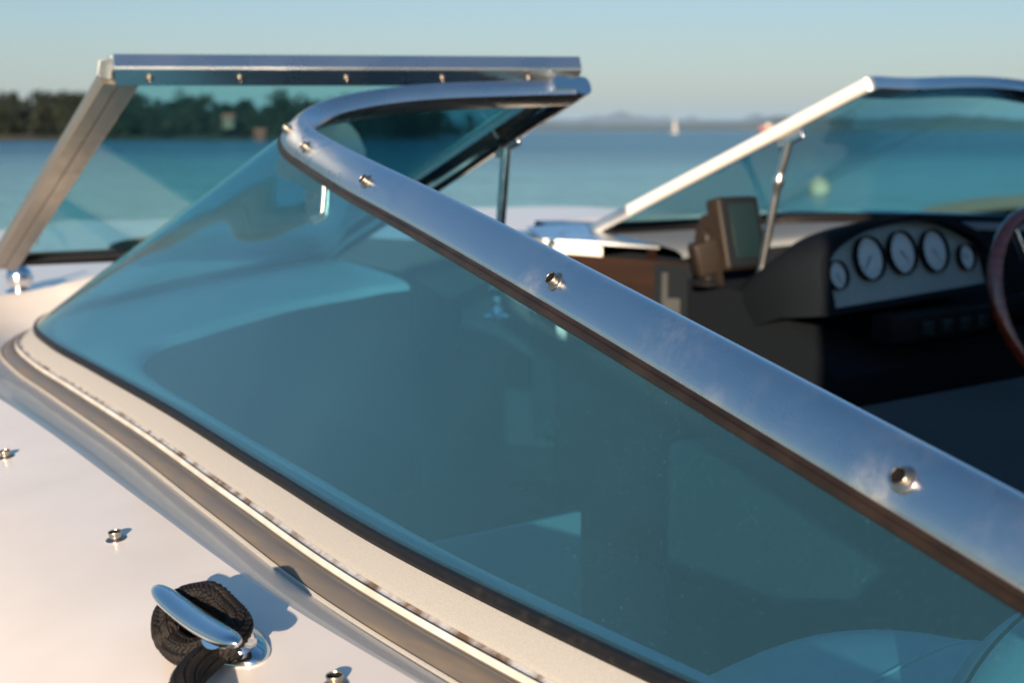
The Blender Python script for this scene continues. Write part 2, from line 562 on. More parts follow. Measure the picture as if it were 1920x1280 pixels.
def far_shore():
    # bank of land
    vs = []
    cols = 80
    for i in range(cols):
        px = -700 + i * (1530 / (cols - 1))
        t = i / (cols - 1)
        endf = 1.0 if px < 700 else max(0.0, (830 - px) / 130)
        for j, (dd, hh) in enumerate([(0, -0.4), (3, 0.25), (10, 1.0), (30, 3.2), (60, 5.0), (90, 0)]):
            d = 272 + dd + 6 * noise.noise(V((i * 0.35, 0, 3)))
            p = dirpt(px, d, WATER + hh * (0.7 + 0.3 * endf) * (1 + 0.3 * noise.noise(V((i * 0.2, j, 0)))))
            vs.append(p)
    land = mat('shore_soil', (0.018, 0.022, 0.012), rough=0.95, nscale=0.1, col2=(0.03, 0.026, 0.015))
    o = link_mesh('shore_terrain', vs, grid_faces(cols, 6), land)
    if o.data.polygons[5].normal.z < 0: o.data.flip_normals()
    tag(o, kind='structure')
    # wood of trees: trunks and leaf clumps
    rng = random.Random(3)
    vs, fs = [], []
    def quad(c, s):
        n = V((rng.gauss(0, 1), rng.gauss(0, 1), rng.gauss(0.4, 1))).normalized()
        u = n.orthogonal().normalized() * s
        v = n.cross(u).normalized() * s * rng.uniform(0.5, 0.9)
        k = len(vs)
        vs.extend([c - u - v, c + u - v * 0.6, c + u * 0.8 + v, c - u * 0.7 + v])
        fs.append((k, k + 1, k + 2, k + 3))
    for i in range(350):
        px = rng.uniform(-650, 885)
        row = rng.choice((0, 0, 1, 2))
        base = dirpt(px, 280 + row * 14 + rng.uniform(-4, 4), WATER + 0.8 + row * 1.2)
        prof = 0.75 + 0.25 * noise.noise(V((px * 0.012, 5, 1))) + 0.18 * noise.noise(V((px * 0.04, 1, 1)))
        if px > 740: prof *= max(0.35, (900 - px) / 160)
        H = (6.3 + row * 0.6) * prof * rng.uniform(0.85, 1.15) + (1.0 if px < 40 else 0)
        Wd = H * rng.uniform(0.32, 0.5)
        k = len(vs)
        for z0, r in ((-0.8, 0.18), (H * 0.6, 0.08)):
            for a in range(5):
                vs.append(base + V((math.cos(a * 1.257) * r, math.sin(a * 1.257) * r, z0)))
        for a in range(5):
            fs.append((k + a, k + (a + 1) % 5, k + 5 + (a + 1) % 5, k + 5 + a))
        for c in range(rng.randint(7, 11)):
            cc = base + V((rng.gauss(0, Wd * 0.42), rng.gauss(0, Wd * 0.42), H * rng.uniform(0.22, 0.88)))
            cr = Wd * rng.uniform(0.3, 0.5)
            for q in range(26):
                dv = V((rng.gauss(0, 1), rng.gauss(0, 1), rng.gauss(0, 0.8))).normalized() * cr * rng.uniform(0.6, 1.05)
                quad(cc + dv, rng.uniform(0.22, 0.45))
    fol = leafmat('shore_wood', (0.006, 0.013, 0.008), (0.018, 0.022, 0.010))
    o = link_mesh('shoreline_woods', vs, fs, fol, smooth=False)
    tag(o, 'dark green wood of mixed trees along the far shore across the bay', 'woods', kind='stuff')
    # two small houses among the trees
    for px, h, col, lab in ((436, 3.4, (0.11, 0.09, 0.075), 'small pale house half hidden high among the far shore trees'),
                            (494, 0.7, (0.13, 0.045, 0.035), 'small reddish house low at the edge of the far shore trees')):
        b = dirpt(px, 266 if h < 2 else 271, WATER + h)
        e = empty('shore_house', b)
        wm = mat('house_wall', col, rough=0.9, nscale=1)
        rm = mat('house_roof', (0.22, 0.08, 0.05), rough=0.9, nscale=2)
        box('wall', (-1.0, -.8, -1.2), (1.0, .8, .8), wm, e, bev=0)
        prism('roof', [(-1.2, -1.0, .8), (-1.2, 1.0, .8), (-1.2, 0, 1.4)], (2.4, 0, 0), rm, e, bev=0)
        gm = M['black']
        for x in (-0.5, 0.5):
            box('window', (x - 0.2, -.84, -.1), (x + 0.2, -.77, 0.4), gm, e, bev=0)
        e.rotation_euler = (0, 0, -R_(YAW + 5))
        tag(e, lab, 'house')
far_shore()

def coast(name, d, px0, px1, hfun, col, col2, depth):
    vs = []
    n = 160
    for i in range(n):
        px = px0 + (px1 - px0) * i / (n - 1)
        h = hfun(px)
        for dd, k in ((0, -0.02), (0.02, 0.12), (0.12, 0.55), (0.3, 1.0), (0.8, 0.5), (1.0, -0.05)):
            q = dirpt(px, d + depth * dd, WATER + h * k * (1 + 0.12 * noise.noise(V((px * 0.05, k * 3, d)))))
            vs.append(q)
    mt = mat(name + '_ground', col, rough=0.95, nscale=0.002, col2=col2)
    o = link_mesh(name, vs, grid_faces(n, 6), mt)
    if o.data.polygons[5].normal.z < 0: o.data.flip_normals()
    tag(o, kind='structure')

def nz(px, f, s): return noise.noise(V((px * f, s, 0.3)))
# height in metres = pixels * distance / 2667
coast('hills_near', 6500, 620, 2500, lambda px: 6500 / 2667 * (13 + 4 * nz(px, 0.02, 1) + 6 * nz(px, 0.006, 9) + (12 if px > 1390 else 0) * min(1, max(0, (px - 1390) / 60))),
      (0.030, 0.050, 0.035), (0.06, 0.075, 0.05), 1500)
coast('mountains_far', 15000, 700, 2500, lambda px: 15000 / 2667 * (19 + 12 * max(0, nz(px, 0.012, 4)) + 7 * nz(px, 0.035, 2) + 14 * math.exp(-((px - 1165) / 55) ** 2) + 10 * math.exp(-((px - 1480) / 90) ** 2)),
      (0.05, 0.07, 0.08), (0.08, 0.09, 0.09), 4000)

def haze():
    bm = bmesh.new()
    bmesh.ops.create_cube(bm, size=1)
    for v in bm.verts:
        v.co = V((v.co.x * 52600, v.co.y * 52600, WATER - 1 if v.co.z < 0 else 320))
    m = bpy.data.materials.new('haze_air')
    m.use_nodes = True
    t = m.node_tree
    for n in list(t.nodes): t.nodes.remove(n)
    out = t.nodes.new('ShaderNodeOutputMaterial')
    pv = t.nodes.new('ShaderNodeVolumePrincipled')
    pv.inputs['Color'].default_value = (0.42, 0.66, 0.95, 1)
    pv.inputs['Density'].default_value = 4.5e-5
    pv.inputs['Anisotropy'].default_value = 0.0
    t.links.new(pv.outputs[0], out.inputs['Volume'])
    o = from_bm('haze', bm, m, smooth=False)
    tag(o, kind='stuff')
    return o
haze()

# ------------------------------------------------------------------ THE BOAT
boat = empty('motorboat', (1.865, 1.5, WATER))
BO = V(boat.location)
tag(boat, 'white motorboat with teal tinted windshield, its centre pane folded open, moored in the bay', 'motorboat')

def bp(o):
    """parent a world-space mesh to the boat (or to one of its parts) keeping its place"""
    return o
class Root: pass

def attach(o, parent):
    o.parent = parent
    # parent offset: part meshes are modelled in world space
    o.matrix_parent_inverse = Matrix.Translation(-BO) if parent is boat else Matrix.Identity(4)
    return o

PAIRS = [((.574, .10, -.332), (.582, .10, -.262)), ((.579, .50, -.33), (.669, .492, -.196)),
         ((.603, .90, -.33), (.750, .86, -.134)), ((.650, 1.22, -.33), (.815, 1.15, -.088)),
         ((.705, 1.56, -.33), (.872, 1.40, -.052)), ((.755, 1.92, -.331), (.922, 1.57, -.03)),
         ((.790, 2.18, -.331), (.948, 1.67, -.012)), ((.835, 2.38, -.328), (.975, 1.722, .004)),
         ((.92, 2.50, -.320), (1.03, 1.76, .024)), ((1.05, 2.535, -.305), (1.11, 1.775, .040)),
         ((1.2, 2.56, -.286), (1.22, 1.776, .052)), ((1.35, 2.555, -.267), (1.36, 1.766, .059)),
         ((1.503, 2.535, -.248), (1.490, 1.744, .064))]
CX = 1.865
def mir(q):
    q = V(q)
    d = 2 * CX - 2 * q.x
    s = (1 if d >= 0 else -1) * 0.11 * (abs(d) / 2.09) ** 1.6
    return V((2 * CX - q.x, q.y, q.z + s))

NS = 14
Bp = crom([p[0] for p in PAIRS], NS)
Tp = crom([p[1] for p in PAIRS], NS)
def frames_of(B, T, side=1):
    fr = []
    n = len(B)
    for i in range(n):
        tg = (T[min(i + 1, n - 1)] - T[max(i - 1, 0)])
        tb = (B[min(i + 1, n - 1)] - B[max(i - 1, 0)])
        t = (tg + tb).normalized()
        W = T[i] - B[i]
        tt = tg.normalized()
        Wt = (W - tt * W.dot(tt)).normalized()
        Nt = Wt.cross(tt) * side
        tbb = tb.normalized()
        H = V((-tbb.y, tbb.x, 0)).normalized() * side      # horizontal outward
        fr.append(dict(T=T[i], B=B[i], W=Wt, N=Nt, tt=tt, tb=tbb, H=H))
    return fr
FRP = frames_of(Bp, Tp, 1)
Bs = [mir(p) for p in Bp]
Ts = [mir(p) for p in Tp]
for p in Ts:
    if p.x < 2.32:
        k = (2.32 - p.x) / .08
        p.x -= .030 * k
    if p.x < 2.95:
        p.z -= .011 * math.sin(math.pi * max(0, min(1, (p.x - 2.235) / .71)))
FRS = frames_of(Bs, Ts, -1)

RAIL = [(-.0222, .0030), (-.0222, .0058), (-.0212, .0074), (-.018, .0087), (-.012, .0102), (-.005, .0112), (.002, .0117), (.009, .0115), (.015, .0107), (.0195, .0090), (.0222, .0055),
        (.0225, -.0125), (.0215, -.0160), (.0185, -.0175), (-.024, -.0175), (-.0275, -.0160), (-.0282, -.0120), (-.0282, -.0060), (-.0172, -.0055), (-.0172, -.0045), (-.010, -.0040), (-.010, .0030)]
GASK = [(-.0315, .0042), (-.0300, .0062), (-.0262, .0072), (-.0250, .0060), (-.0238, .0060), (-.0216, .0070), (-.0205, .0030), (-.0105, .0029), (-.0105, -.0039), (-.0290, -.0055), (-.0315, -.0040)]
STUD = [(0.0001, 0.0), (.0080, .0), (.0080, .0006), (.0072, .0013), (.0056, .0016), (.0048, .0022), (.0047, .0042), (.0051, .0050), (.0053, .0064), (.0051, .0069),
        (.0046, .0069), (.0043, .0063), (.0042, .0026), (0.0001, .0025)]

def stud(p, nrm, parent, s=1.12, hk=1.0):
    o = lathe('snap_stud', [(r * s, z * s * hk) for r, z in STUD], M['stud'], seg=28, mtx=frame_mtx(p, nrm))
    o.data.materials.append(M['black'])
    for pg in o.data.polygons:
        if 11 * 28 <= pg.index < 13 * 28 or pg.index == 13 * 28 + 1:
            pg.material_index = 1
    attach(o, parent)
    return o

def closed_strip(a, b, thick, nfun, name, m, parent):
    pass

def glass_pane(name, B, T, N, m, parent, ext0=0.004, ext1=0.012, th=0.005, rows=10):
    """two skins and edges: a solid curved pane between the base curve and the top curve"""
    n = len(B)
    vs = []
    for side in (0.5, -0.5):
        for i in range(n):
            W = (T[i] - B[i])
            L = W.length
            W = W.normalized()
            for j in range(rows + 1):
                d = -ext0 + (L + ext0 - ext1) * j / rows
                vs.append(B[i] + W * d + N[i] * th * side)
    k = n * (rows + 1)
    f = grid_faces(n, rows + 1)
    f2 = [tuple(k + q for q in fc[::-1]) for fc in f]
    fs = f + f2
    def rim(idx):
        for a, b in zip(idx[:-1], idx[1:]):
            fs.append((b, a, a + k, b + k))
    r1 = rows + 1
    rim([i * r1 for i in range(n)][::-1])
    rim([i * r1 + rows for i in range(n)])
    rim([j for j in range(r1)])
    rim([(n - 1) * r1 + j for j in range(r1)][::-1])
    o = recalc(link_mesh(name, vs, fs, m))
    sharpen(o, 40)
    attach(o, parent)
    return o

BASE = {
 'gasket': [(-.010, -.012), (.004, -.0055), (.0052, -.0010), (.0035, .0035), (-.001, .0048), (-.0045, .0045), (-.010, .002)],
 'base_rail': [(-.012, -.0125), (-.012, -.030), (.0235, -.030), (.0238, -.0235), (.0225, -.0212), (.0205, -.0186), (.006, -.0062), (.0046, -.0052), (.003, -.0058)],
 'drip_channel': [(.0240, -.0232), (.0243, -.034), (.0312, -.034), (.0310, -.0262), (.027, -.0256)],
 'trim_strip': [(.0314, -.0240), (.0314, -.036), (.0345, -.0362), (.0345, -.0285), (.0338, -.0246), (.0325, -.0235)],
 'rubber_seal': [(.0348, -.0282), (.0348, -.046), (.0560, -.046), (.0562, -.0400), (.0553, -.0372), (.0535, -.0345), (.0505, -.0318), (.0470, -.0298), (.0430, -.0286), (.0395, -.0284), (.0370, -.0288), (.0354, -.0296)],
 'edge_strip': [(.0564, -.0378), (.0564, -.046), (.0588, -.046), (.0592, -.0400), (.0588, -.0372), (.0576, -.0362), (.0567, -.0368)],
}
BMAT = {'gasket': 'gasket', 'base_rail': 'sand', 'drip_channel': 'recess', 'trim_strip': 'white_trim', 'rubber_seal': 'seal', 'edge_strip': 'sand'}

def windshield(FR, side, studs, gm, label):
    rail = sweep('windshield', [(f['T'], f['W'], f['N']) for f in FR], RAIL, M['rail'])
    attach(rail, boat)
    rail['label'] = label
    P = rail
    attach(sweep('top_gasket', [(f['T'], f['W'], f['N']) for f in FR], GASK, M['brown']), P)
    glass_pane('glass_pane', [f['B'] for f in FR], [f['T'] for f in FR], [f['N'] for f in FR], gm, P)
    for nm, pr in BASE.items():
        attach(sweep(nm, [(f['B'], f['H'], V((0, 0, 1))) for f in FR], pr, M[BMAT[nm]]), P)
    if side > 0:
        pass
    else:
        attach(sweep('inner_gasket', [(f['B'], f['H'], V((0, 0, 1))) for f in FR], [(-.011, -.026), (-.011, .010), (-.016, .014), (-.030, .008), (-.034, .000), (-.034, -.026)], M['black']), P)
    # end post beside the walkthrough
    f = FR[-1]
    A, Bq = f['B'], f['T']
    ax = (Bq - A).normalized()
    inn = f['tt']                       # towards the opening
    inn = (inn - ax * inn.dot(ax)).normalized()
    nn = f['N']
    nn = (nn - ax * nn.dot(ax)).normalized()
    pr = [(-.034, .008), (-.030, .011), (.000, .0125), (.008, .011), (.0125, .005), (.014, -.003), (.0125, -.012), (.007, -.0165), (-.004, -.0175), (-.010, -.015), (-.012, -.010), (-.034, -.009)]
    pr = [(min(a, a * 1.75), b) for a, b in pr] if side > 0 else [(a * .82, b * .9) for a, b in pr]
    fr = [(A + ax * d, inn, nn) for d in (-0.005, 0.01, 0.1, 0.4, (Bq - A).length - 0.02, (Bq - A).length + (0.0225 if side > 0 else 0.008))]
    attach(sweep('end_post', fr, pr, M['satin'] if side < 0 else M['chrome']), P)
    for t in studs:
        i = min(int(t), len(FR) - 2)
        u = t - i
        g = {k: FR[i][k].lerp(FR[i + 1][k], u) for k in ('T', 'N', 'W')}
        stud(g['T'] + g['N'] * 0.0113 - g['W'] * 0.003, g['N'], P, 1.08, .85)
    return P

def stud_index(FR, ys=None, xs=None):
    out = []
    for y in ys or []:
        for i in range(len(FR) - 1):
            a, b = FR[i]['T'].y, FR[i + 1]['T'].y
            if a <= y < b:
                out.append(i + (y - a) / (b - a)); break
    for x in xs or []:
        out.append(min(range(len(FR)), key=lambda i: abs(FR[i]['T'].x - x) + (10 if FR[i]['T'].y < 1.70 else 0)))
    return out

wp = windshield(FRP, 1, stud_index(FRP, ys=[.13, .478, .898, 1.345, 1.60, 1.70]), M['glass'],
                'near curved side windshield of teal glass with polished top rail and a row of snap studs')
ws = windshield(FRS, -1, stud_index(FRS, ys=[.5, .925, 1.36, 1.6], xs=[2.75, 2.5, 2.3]), M['glass2'],
                'windshield in front of the steering wheel, its end post lit white by the sun')

# ---- deck: curb and valley beside the seal, then the gunwale deck
def ridge_w(y):
    """width of the dip beside the windshield base (widens forward)"""
    pts = [(0.1, .070), (.6, .082), (1.0, .108), (1.3, .128), (1.6, .150), (2.0, .180), (2.3, .19), (3, .19)]
    for (a, wa), (b, wb) in zip(pts[:-1], pts[1:]):
        if y <= b:
            t = max(0, (y - a) / (b - a))
            return wa + (wb - wa) * t
    return pts[-1][1]

def deck():
    vs = []
    sec = 12
    def curb(f, side):
        rw = ridge_w(f['B'].y)
        frac = 1.0
        row = []
        for k in range(sec + 1):
            t = k / sec
            s = .0575 + (rw - .0575) * t
            # small fillet by the seal, shallow valley, rounded ridge
            wd = rw - .0575
            z = -.0405 + 0.40 * wd * t * (1 - 0.06 * t ** 8)
            row.append(f['B'] + f['H'] * s + V((0, 0, z)))
        return row
    def outline(t):
        """gunwale for t in 0..1 from port aft to the bow"""
        G = [(.28, -2.2, -.41), (.27, .10, -.405), (.275, 1.2, -.405), (.33, 2.2, -.40), (.52, 3.1, -.385), (.85, 3.9, -.36), (1.25, 4.5, -.335), (1.865, 4.95, -.31)]
        return G
    G = crom(outline(0)[1:], 30)
    # port: rows follow the windshield base, then continue along the bow well
    NP = 7 * NS + 6
    rows = []
    for side, FR in ((1, FRP), (-1, FRS)):
        mm = (lambda q: q) if side == 1 else mir
        curbs = [curb(f, side) for f in FR]
        # far (front) curb strip including idx up to the post
        vs = [p for r in curbs for p in r]
        o = link_mesh('deck_curb', vs, grid_faces(len(curbs), sec + 1), M['gel'])
        if o.data.polygons[3].normal.z < 0: o.data.flip_normals()
        attach(o, boat)
        # drop of the curb into the bow well
        well = [c[-1] for c in curbs[NP:]]
        if True:
            v2 = []
            for p in well:
                for dz in (0, -.02, -.55):
                    v2.append(p + V((0, 0.0 if dz == 0 else .012, dz)))
            o = link_mesh('bow_well_wall', v2, grid_faces(len(well), 3), M['bench'])
            attach(o, boat)
        inner = [c[-1] for c in curbs[:NP + 1]]
        tail = crom([inner[-1], mm(V((1.10, 2.80, -.345))), mm(V((1.36, 2.98, -.338))), mm(V((1.44, 3.35, -.335))), mm(V((1.53, 3.75, -.332))), mm(V((1.66, 4.02, -.325))), mm(V((1.865, 4.15, -.32)))], 14)
        allin = inner + tail[1:]
        # arc-length resample the gunwale to match
        Gm = [mm(g) for g in G]
        if side == -1:
            for g in Gm:
                k = max(0.0, min(1.0, (3.7 - g.y) / 1.1))
                g.z -= .085 * k * k * (3 - 2 * k)
        L = [0]
        for a, b in zip(Gm[:-1], Gm[1:]): L.append(L[-1] + (b - a).length)
        def at(s):
            for i in range(len(L) - 1):
                if s <= L[i + 1]:
                    return Gm[i].lerp(Gm[i + 1], (s - L[i]) / (L[i + 1] - L[i]))
            return Gm[-1]
        Li = [0]
        for a, b in zip(allin[:-1], allin[1:]): Li.append(Li[-1] + (b - a).length)
        vs = []
        NCs = 16
        for i, p in enumerate(allin):
            s = L[-1] * Li[i] / Li[-1]
            g = at(s)
            for j in range(NCs + 1):
                t = j / NCs
                q = p.lerp(g, t)
                # crowned deck that leaves the ridge smoothly
                q.z += .010 * math.sin(math.pi * t) 
                if j == NCs:
                    q.z -= .006
                vs.append(q)
        o = link_mesh('deck', vs, grid_faces(len(allin), NCs + 1), M['gel'])
        if o.data.polygons[3].normal.z < 0: o.data.flip_normals()
        attach(o, boat)
        # well wall along the bow cockpit
        vs = []
        for p in tail:
            for dz in (0, -.02, -.55):
                vs.append(p + V((0.0 if dz == 0 else .012 * (1 if side == 1 else -1), 0, dz)))
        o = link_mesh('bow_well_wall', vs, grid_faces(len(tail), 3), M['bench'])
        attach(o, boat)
        # hull side
        vs = []
        ext = [Gm[0] + V((0, -y, 0)) for y in (2.6, 1.3)] + Gm
        for i, g in enumerate(ext):
            c = V((CX, 1.0, g.z))
            inw = V((CX - g.x, (1.2 - g.y) * 0.35, 0)).normalized()
            for dz, dx in ((-.006, 0), (-.03, -.012), (-.05, 0.0), (-.5, .06), (-1.0, .22), (-1.45, .45), (-1.75, .75)):
                vs.append(g + inw * dx + V((0, 0, dz)))
        o = recalc(link_mesh('hull', vs, grid_faces(len(ext), 7), M['gel']))
        attach(o, boat)
        # aft side deck (beside and behind the camera's frame)
        vs = []
        a0, g0 = allin[0], Gm[0]
        for y in (0, .6, 1.3, 2.6):
            for j in range(5):
                q = a0.lerp(g0, j / 4) + V((0, -y, 0))
                vs.append(q)
        o = link_mesh('side_deck', vs, grid_faces(4, 5), M['gel'])
        if o.data.polygons[0].normal.z < 0: o.data.flip_normals()
        attach(o, boat)
    # bow well floor
    fl = [(1.0, 2.66), (1.34, 3.0), (1.45, 3.95), (1.865, 4.2), (2.28, 3.95), (2.39, 3.0), (2.73, 2.66)]
    attach(prism('bow_floor', [(x, y, -.85) for x, y in fl], (0, 0, -.02), M['bench'], bev=0), boat)
deck()

# studs on the deck, set on its real surface
from mathutils.bvhtree import BVHTree
_v, _f = [], []
for o in COL.objects:
    if o.name.split('.')[0] in ('deck', 'deck_curb', 'side_deck'):
        k = len(_v)
        _v += [v.co.copy() for v in o.data.vertices]
        _f += [tuple(k + q for q in p.vertices) for p in o.data.polygons]
DECK = BVHTree.FromPolygons(_v, _f)
def on_deck(x, y):
    h, n, _, _ = DECK.ray_cast(V((x, y, .5)), V((0, 0, -1)))
    if n.z < 0: n = -n
    return h, n
for p in ((.492, 1.515), (.470, 1.165), (.458, .775), (.45, .36)):
    h, n = on_deck(*p)
    stud(h, n, boat)

# ------------------------------------------------------------------ opened centre pane, hinged on the port post
def center_pane():
    H1, H2 = V((1.488, 1.738, .096)), V((1.515, 2.53, -.235))
    F1, F2 = V((.842, 2.02, .091)), V((.955, 2.93, -.262))
    topd = (F1 - H1).normalized()
    down = ((F2 - F1) + (H2 - H1)).normalized()
    N = topd.cross(down).normalized()
    if N.z < 0: N = -N
    def up_in(t):          # across direction from rail into the pane
        return down
    # top rail: edge faces aft-up, wide face below
    fv = V((math.sin(R_(YAW)), math.cos(R_(YAW)), 0))
    wv = -fv * .85 + V((0, 0, .53))
    wv = (wv - topd * wv.dot(topd)).normalized()
    nv = topd.cross(wv).normalized()
    if nv.z < 0: nv = -nv
    fr = [(H1.lerp(F1, t) , wv, nv) for t in (0, 0.03, .5, .97, 1.0)]
    prof = [(-.026, .004), (-.024, .0105), (.018, .0105), (.0215, .008), (.022, -.014), (.0195, -.017), (-.022, -.017), (-.026, -.012)]
    rail = attach(sweep('windshield', fr, prof, M['rail']), boat)
    rail['label'] = 'flat middle windshield pane folded open over the bow with a straight polished top rail'
    # free post
    s = (F2 - F1)
    ax = s.normalized()
    outd = (topd - ax * topd.dot(ax)).normalized()
    fr = [(F1 + ax * (0.024) , outd, N), (F1 + ax * .04, outd, N), (F2 - ax * .02, outd, N), (F2 + ax * .012, outd, N)]
    prof = [(-.042, -.014), (-.042, .007), (-.038, .0095), (.009, .0095), (.014, .005), (.0145, -.011), (.010, -.016), (-.010, -.016), (-.0105, -.0138), (-.014, -.0138), (-.0145, -.016), (-.038, -.016)]
    attach(sweep('end_post', fr, prof, M['bronze']), rail)
    # hinge post
    s = (H2 - H1); ax = s.normalized()
    ind = -(topd - ax * topd.dot(ax)).normalized()
    fr = [(H1 + ax * .026, ind, N), (H2, ind, N)]
    prof = [(-.026, -.010), (-.026, .006), (.004, .008), (.007, .003), (.007, -.010)]
    attach(sweep('hinge_strip', fr, prof, M['satin']), rail)
    # bottom rubber
    bt = (F2 - H2).normalized()
    wv2 = (down - bt * down.dot(bt)).normalized()
    fr = [(H2.lerp(F2, t), wv2, N) for t in (0.0, .5, 1.0)]
    prof = [(-.014, -.009), (-.014, .009), (.010, .010), (.016, .004), (.016, -.006), (.010, -.011)]
    attach(sweep('bottom_gasket', fr, prof, M['black']), rail)
    # glass
    n = 24
    B = [H2.lerp(F2, .01 + .98 * i / n) for i in range(n + 1)]
    T = [H1.lerp(F1, .01 + .98 * i / n) for i in range(n + 1)]
    glass_pane('glass_pane', B, T, [N] * (n + 1), M['glass3'], rail)
    for t in (.115, .31, .52, .745, .93):
        stud(H1.lerp(F1, t) - nv * .0170 + wv * -.003, -nv, rail, .85, .6)
    # open channel end of the rail, with a black block in it
    c = F1 + topd * .002
    attach(prism('channel_end', [c + wv * .020 + nv * .006, c + wv * .028 - nv * .004, c + wv * .030 - nv * .010 + topd * .016, c + wv * .004 - nv * .016 + topd * .020, c - wv * .014 - nv * .012 + topd * .004, c - wv * .014 + nv * .006],
                 topd * .0025, M['satin'], bev=.0008), rail)
    attach(box('black_block', (-.009, -.007, -.006), (.009, .007, .006), M['black'], bev=.004, mtx=frame_mtx(F1 + topd * .012 - wv * .012, wv, topd)), rail)
    # chrome rest under the free corner
    rp = V((1.05, 3.08, -.352))
    lathe_o = lathe('pane_rest', [(.0001, 0), (.034, 0), (.036, .006), (.028, .010), (.020, .014), (.026, .026), (.029, .040), (.024, .054), (.014, .062), (.008, .068), (.008, .10), (.0001, .102)], M['chrome'], mtx=frame_mtx(rp, V((0, 0, 1))))
    attach(lathe_o, boat)
center_pane()
# little screws/studs on the bow deck by the corner
for x, y, z in ((1.165, 3.02, -.338), (1.035, 2.86, -.338), (1.38, 3.9, -.31), (.98, 3.55, -.345)):
    stud(V((x, y, z)), V((0, 0, 1)), boat, 1.3)

# struts behind the posts
def strut(x, y0, z0, y1, z1, zk, name='support_strut'):
    a = V((x, y0, z0)); b = V((x, y1, z1))
    k = a.lerp(b, (z0 - zk) / (z0 - z1)) + V((0, .006, 0))
    pts = crom([a, a.lerp(k, .5), k, k.lerp(b, .5), b], 6)
    rad = [.0085 + (.004 if abs(p.z - zk) < .012 else 0) + (.003 if abs(p.z - z1) < .012 else 0) for p in pts]
    o = attach(tube(name, pts, rad, M['chrome'] if x < 2 else M['rail'], seg=20), boat)
    m = frame_mtx(b + V((0, 0, -.006)), V((0, 0, 1)))
    attach(lathe('foot', [(.0001, 0), (.022, 0), (.022, .004), (.012, .009), (.0001, .010)], M['chrome'], mtx=m), o)
    ax = V((0, .926, -.377))
    attach(box('bracket', (-.005, -.012, -.035), (.005, .012, .035), M['chrome'], bev=.003, mtx=frame_mtx(a + V((0, -.004, .006)), ax, V((1, 0, 0)))), o)
strut(1.503, 1.94, -.030, 1.968, -.320, -.27)
strut(2.226, 1.94, -.022, 2.009, -.300, -.107)

# ------------------------------------------------------------------ cockpit
def cockpit():
    # white dash top under the front glass, port side (passenger)
    def shelf(side):
        mm = (lambda q: q) if side == 1 else mir
        FR = FRP if side == 1 else FRS
        ins = [f['B'] - f['H'] * .006 + V((0, 0, -.012)) for f in FR[NS * 1:]]
        edge_ctrl = [(.625, .50, -.345), (.655, .90, -.345), (.70, 1.22, -.342), (.742, 1.52, -.338), (.79, 1.82, -.330), (.87, 1.99, -.32), (1.0, 2.075, -.312), (1.13, 2.15, -.306), (1.25, 2.205, -.30), (1.38, 2.235, -.295), (1.44, 2.24, -.29), (1.503, 2.24, -.288)]
        ed = crom([mm(V(p)) for p in edge_ctrl], NS)
        vs = []
        for i, (a, b) in enumerate(zip(ins, ed)):
            b0 = b
            inn = (b - a).normalized()
            for t, dz in ((0, 0), (.25, .004), (.5, .006), (.75, .006), (.93, .003)):
                vs.append(a.lerp(b, t) + V((0, 0, dz)))
            vs.append(b + V((0, 0, -.004)))
            vs.append(b + V((0, 0, -.014)))
        nr = min(len(ins), len(ed))
        o = link_mesh('dash_top', vs, grid_faces(nr, 7), M['gelin'] if side == 1 else M['shelf_shade'])
        if o.data.polygons[0].normal.z < 0: o.data.flip_normals()
        attach(o, boat)
        # dark liner wall under the shelf edge down to the floor
        vs = []
        for i in range(nr):
            b = ed[i]
            for dz, k in ((-.012, 0), (-.05, .0), (-.3, .0), (-.78, .0)):
                vs.append(b + V((0.003 * side, -0.002, dz)))
        o = recalc(link_mesh('liner', vs, grid_faces(nr, 4), M['dash']))
        attach(o, boat)
        # end wall towards the walkthrough
        pts = [mm(V((1.503, 2.235, -.30))), mm(V((1.503, 2.66, -.29))), mm(V((1.503, 2.66, -1.0))), mm(V((1.503, 2.235, -1.0)))]
        attach(prism('console_side', pts, (0.016 * side, 0, 0), M['dash'], bev=.003), boat)
    shelf(1)
    shelf(-1)
    attach(prism('cockpit_floor', [(.6, -2.4, -1.0), (3.15, -2.4, -1.0), (3.15, 2.1, -1.0), (2.9, 2.45, -1.0), (.85, 2.45, -1.0), (.6, 2.1, -1.0)], (0, 0, -.02), M['carpet'], bev=0), boat)
    for x0, x1 in ((.57, .60), (3.14, 3.17)):
        attach(box('side_liner', (x0, -2.4, -1.0), (x1, .52, -.35), M['dash'], bev=.003), boat)
cockpit()

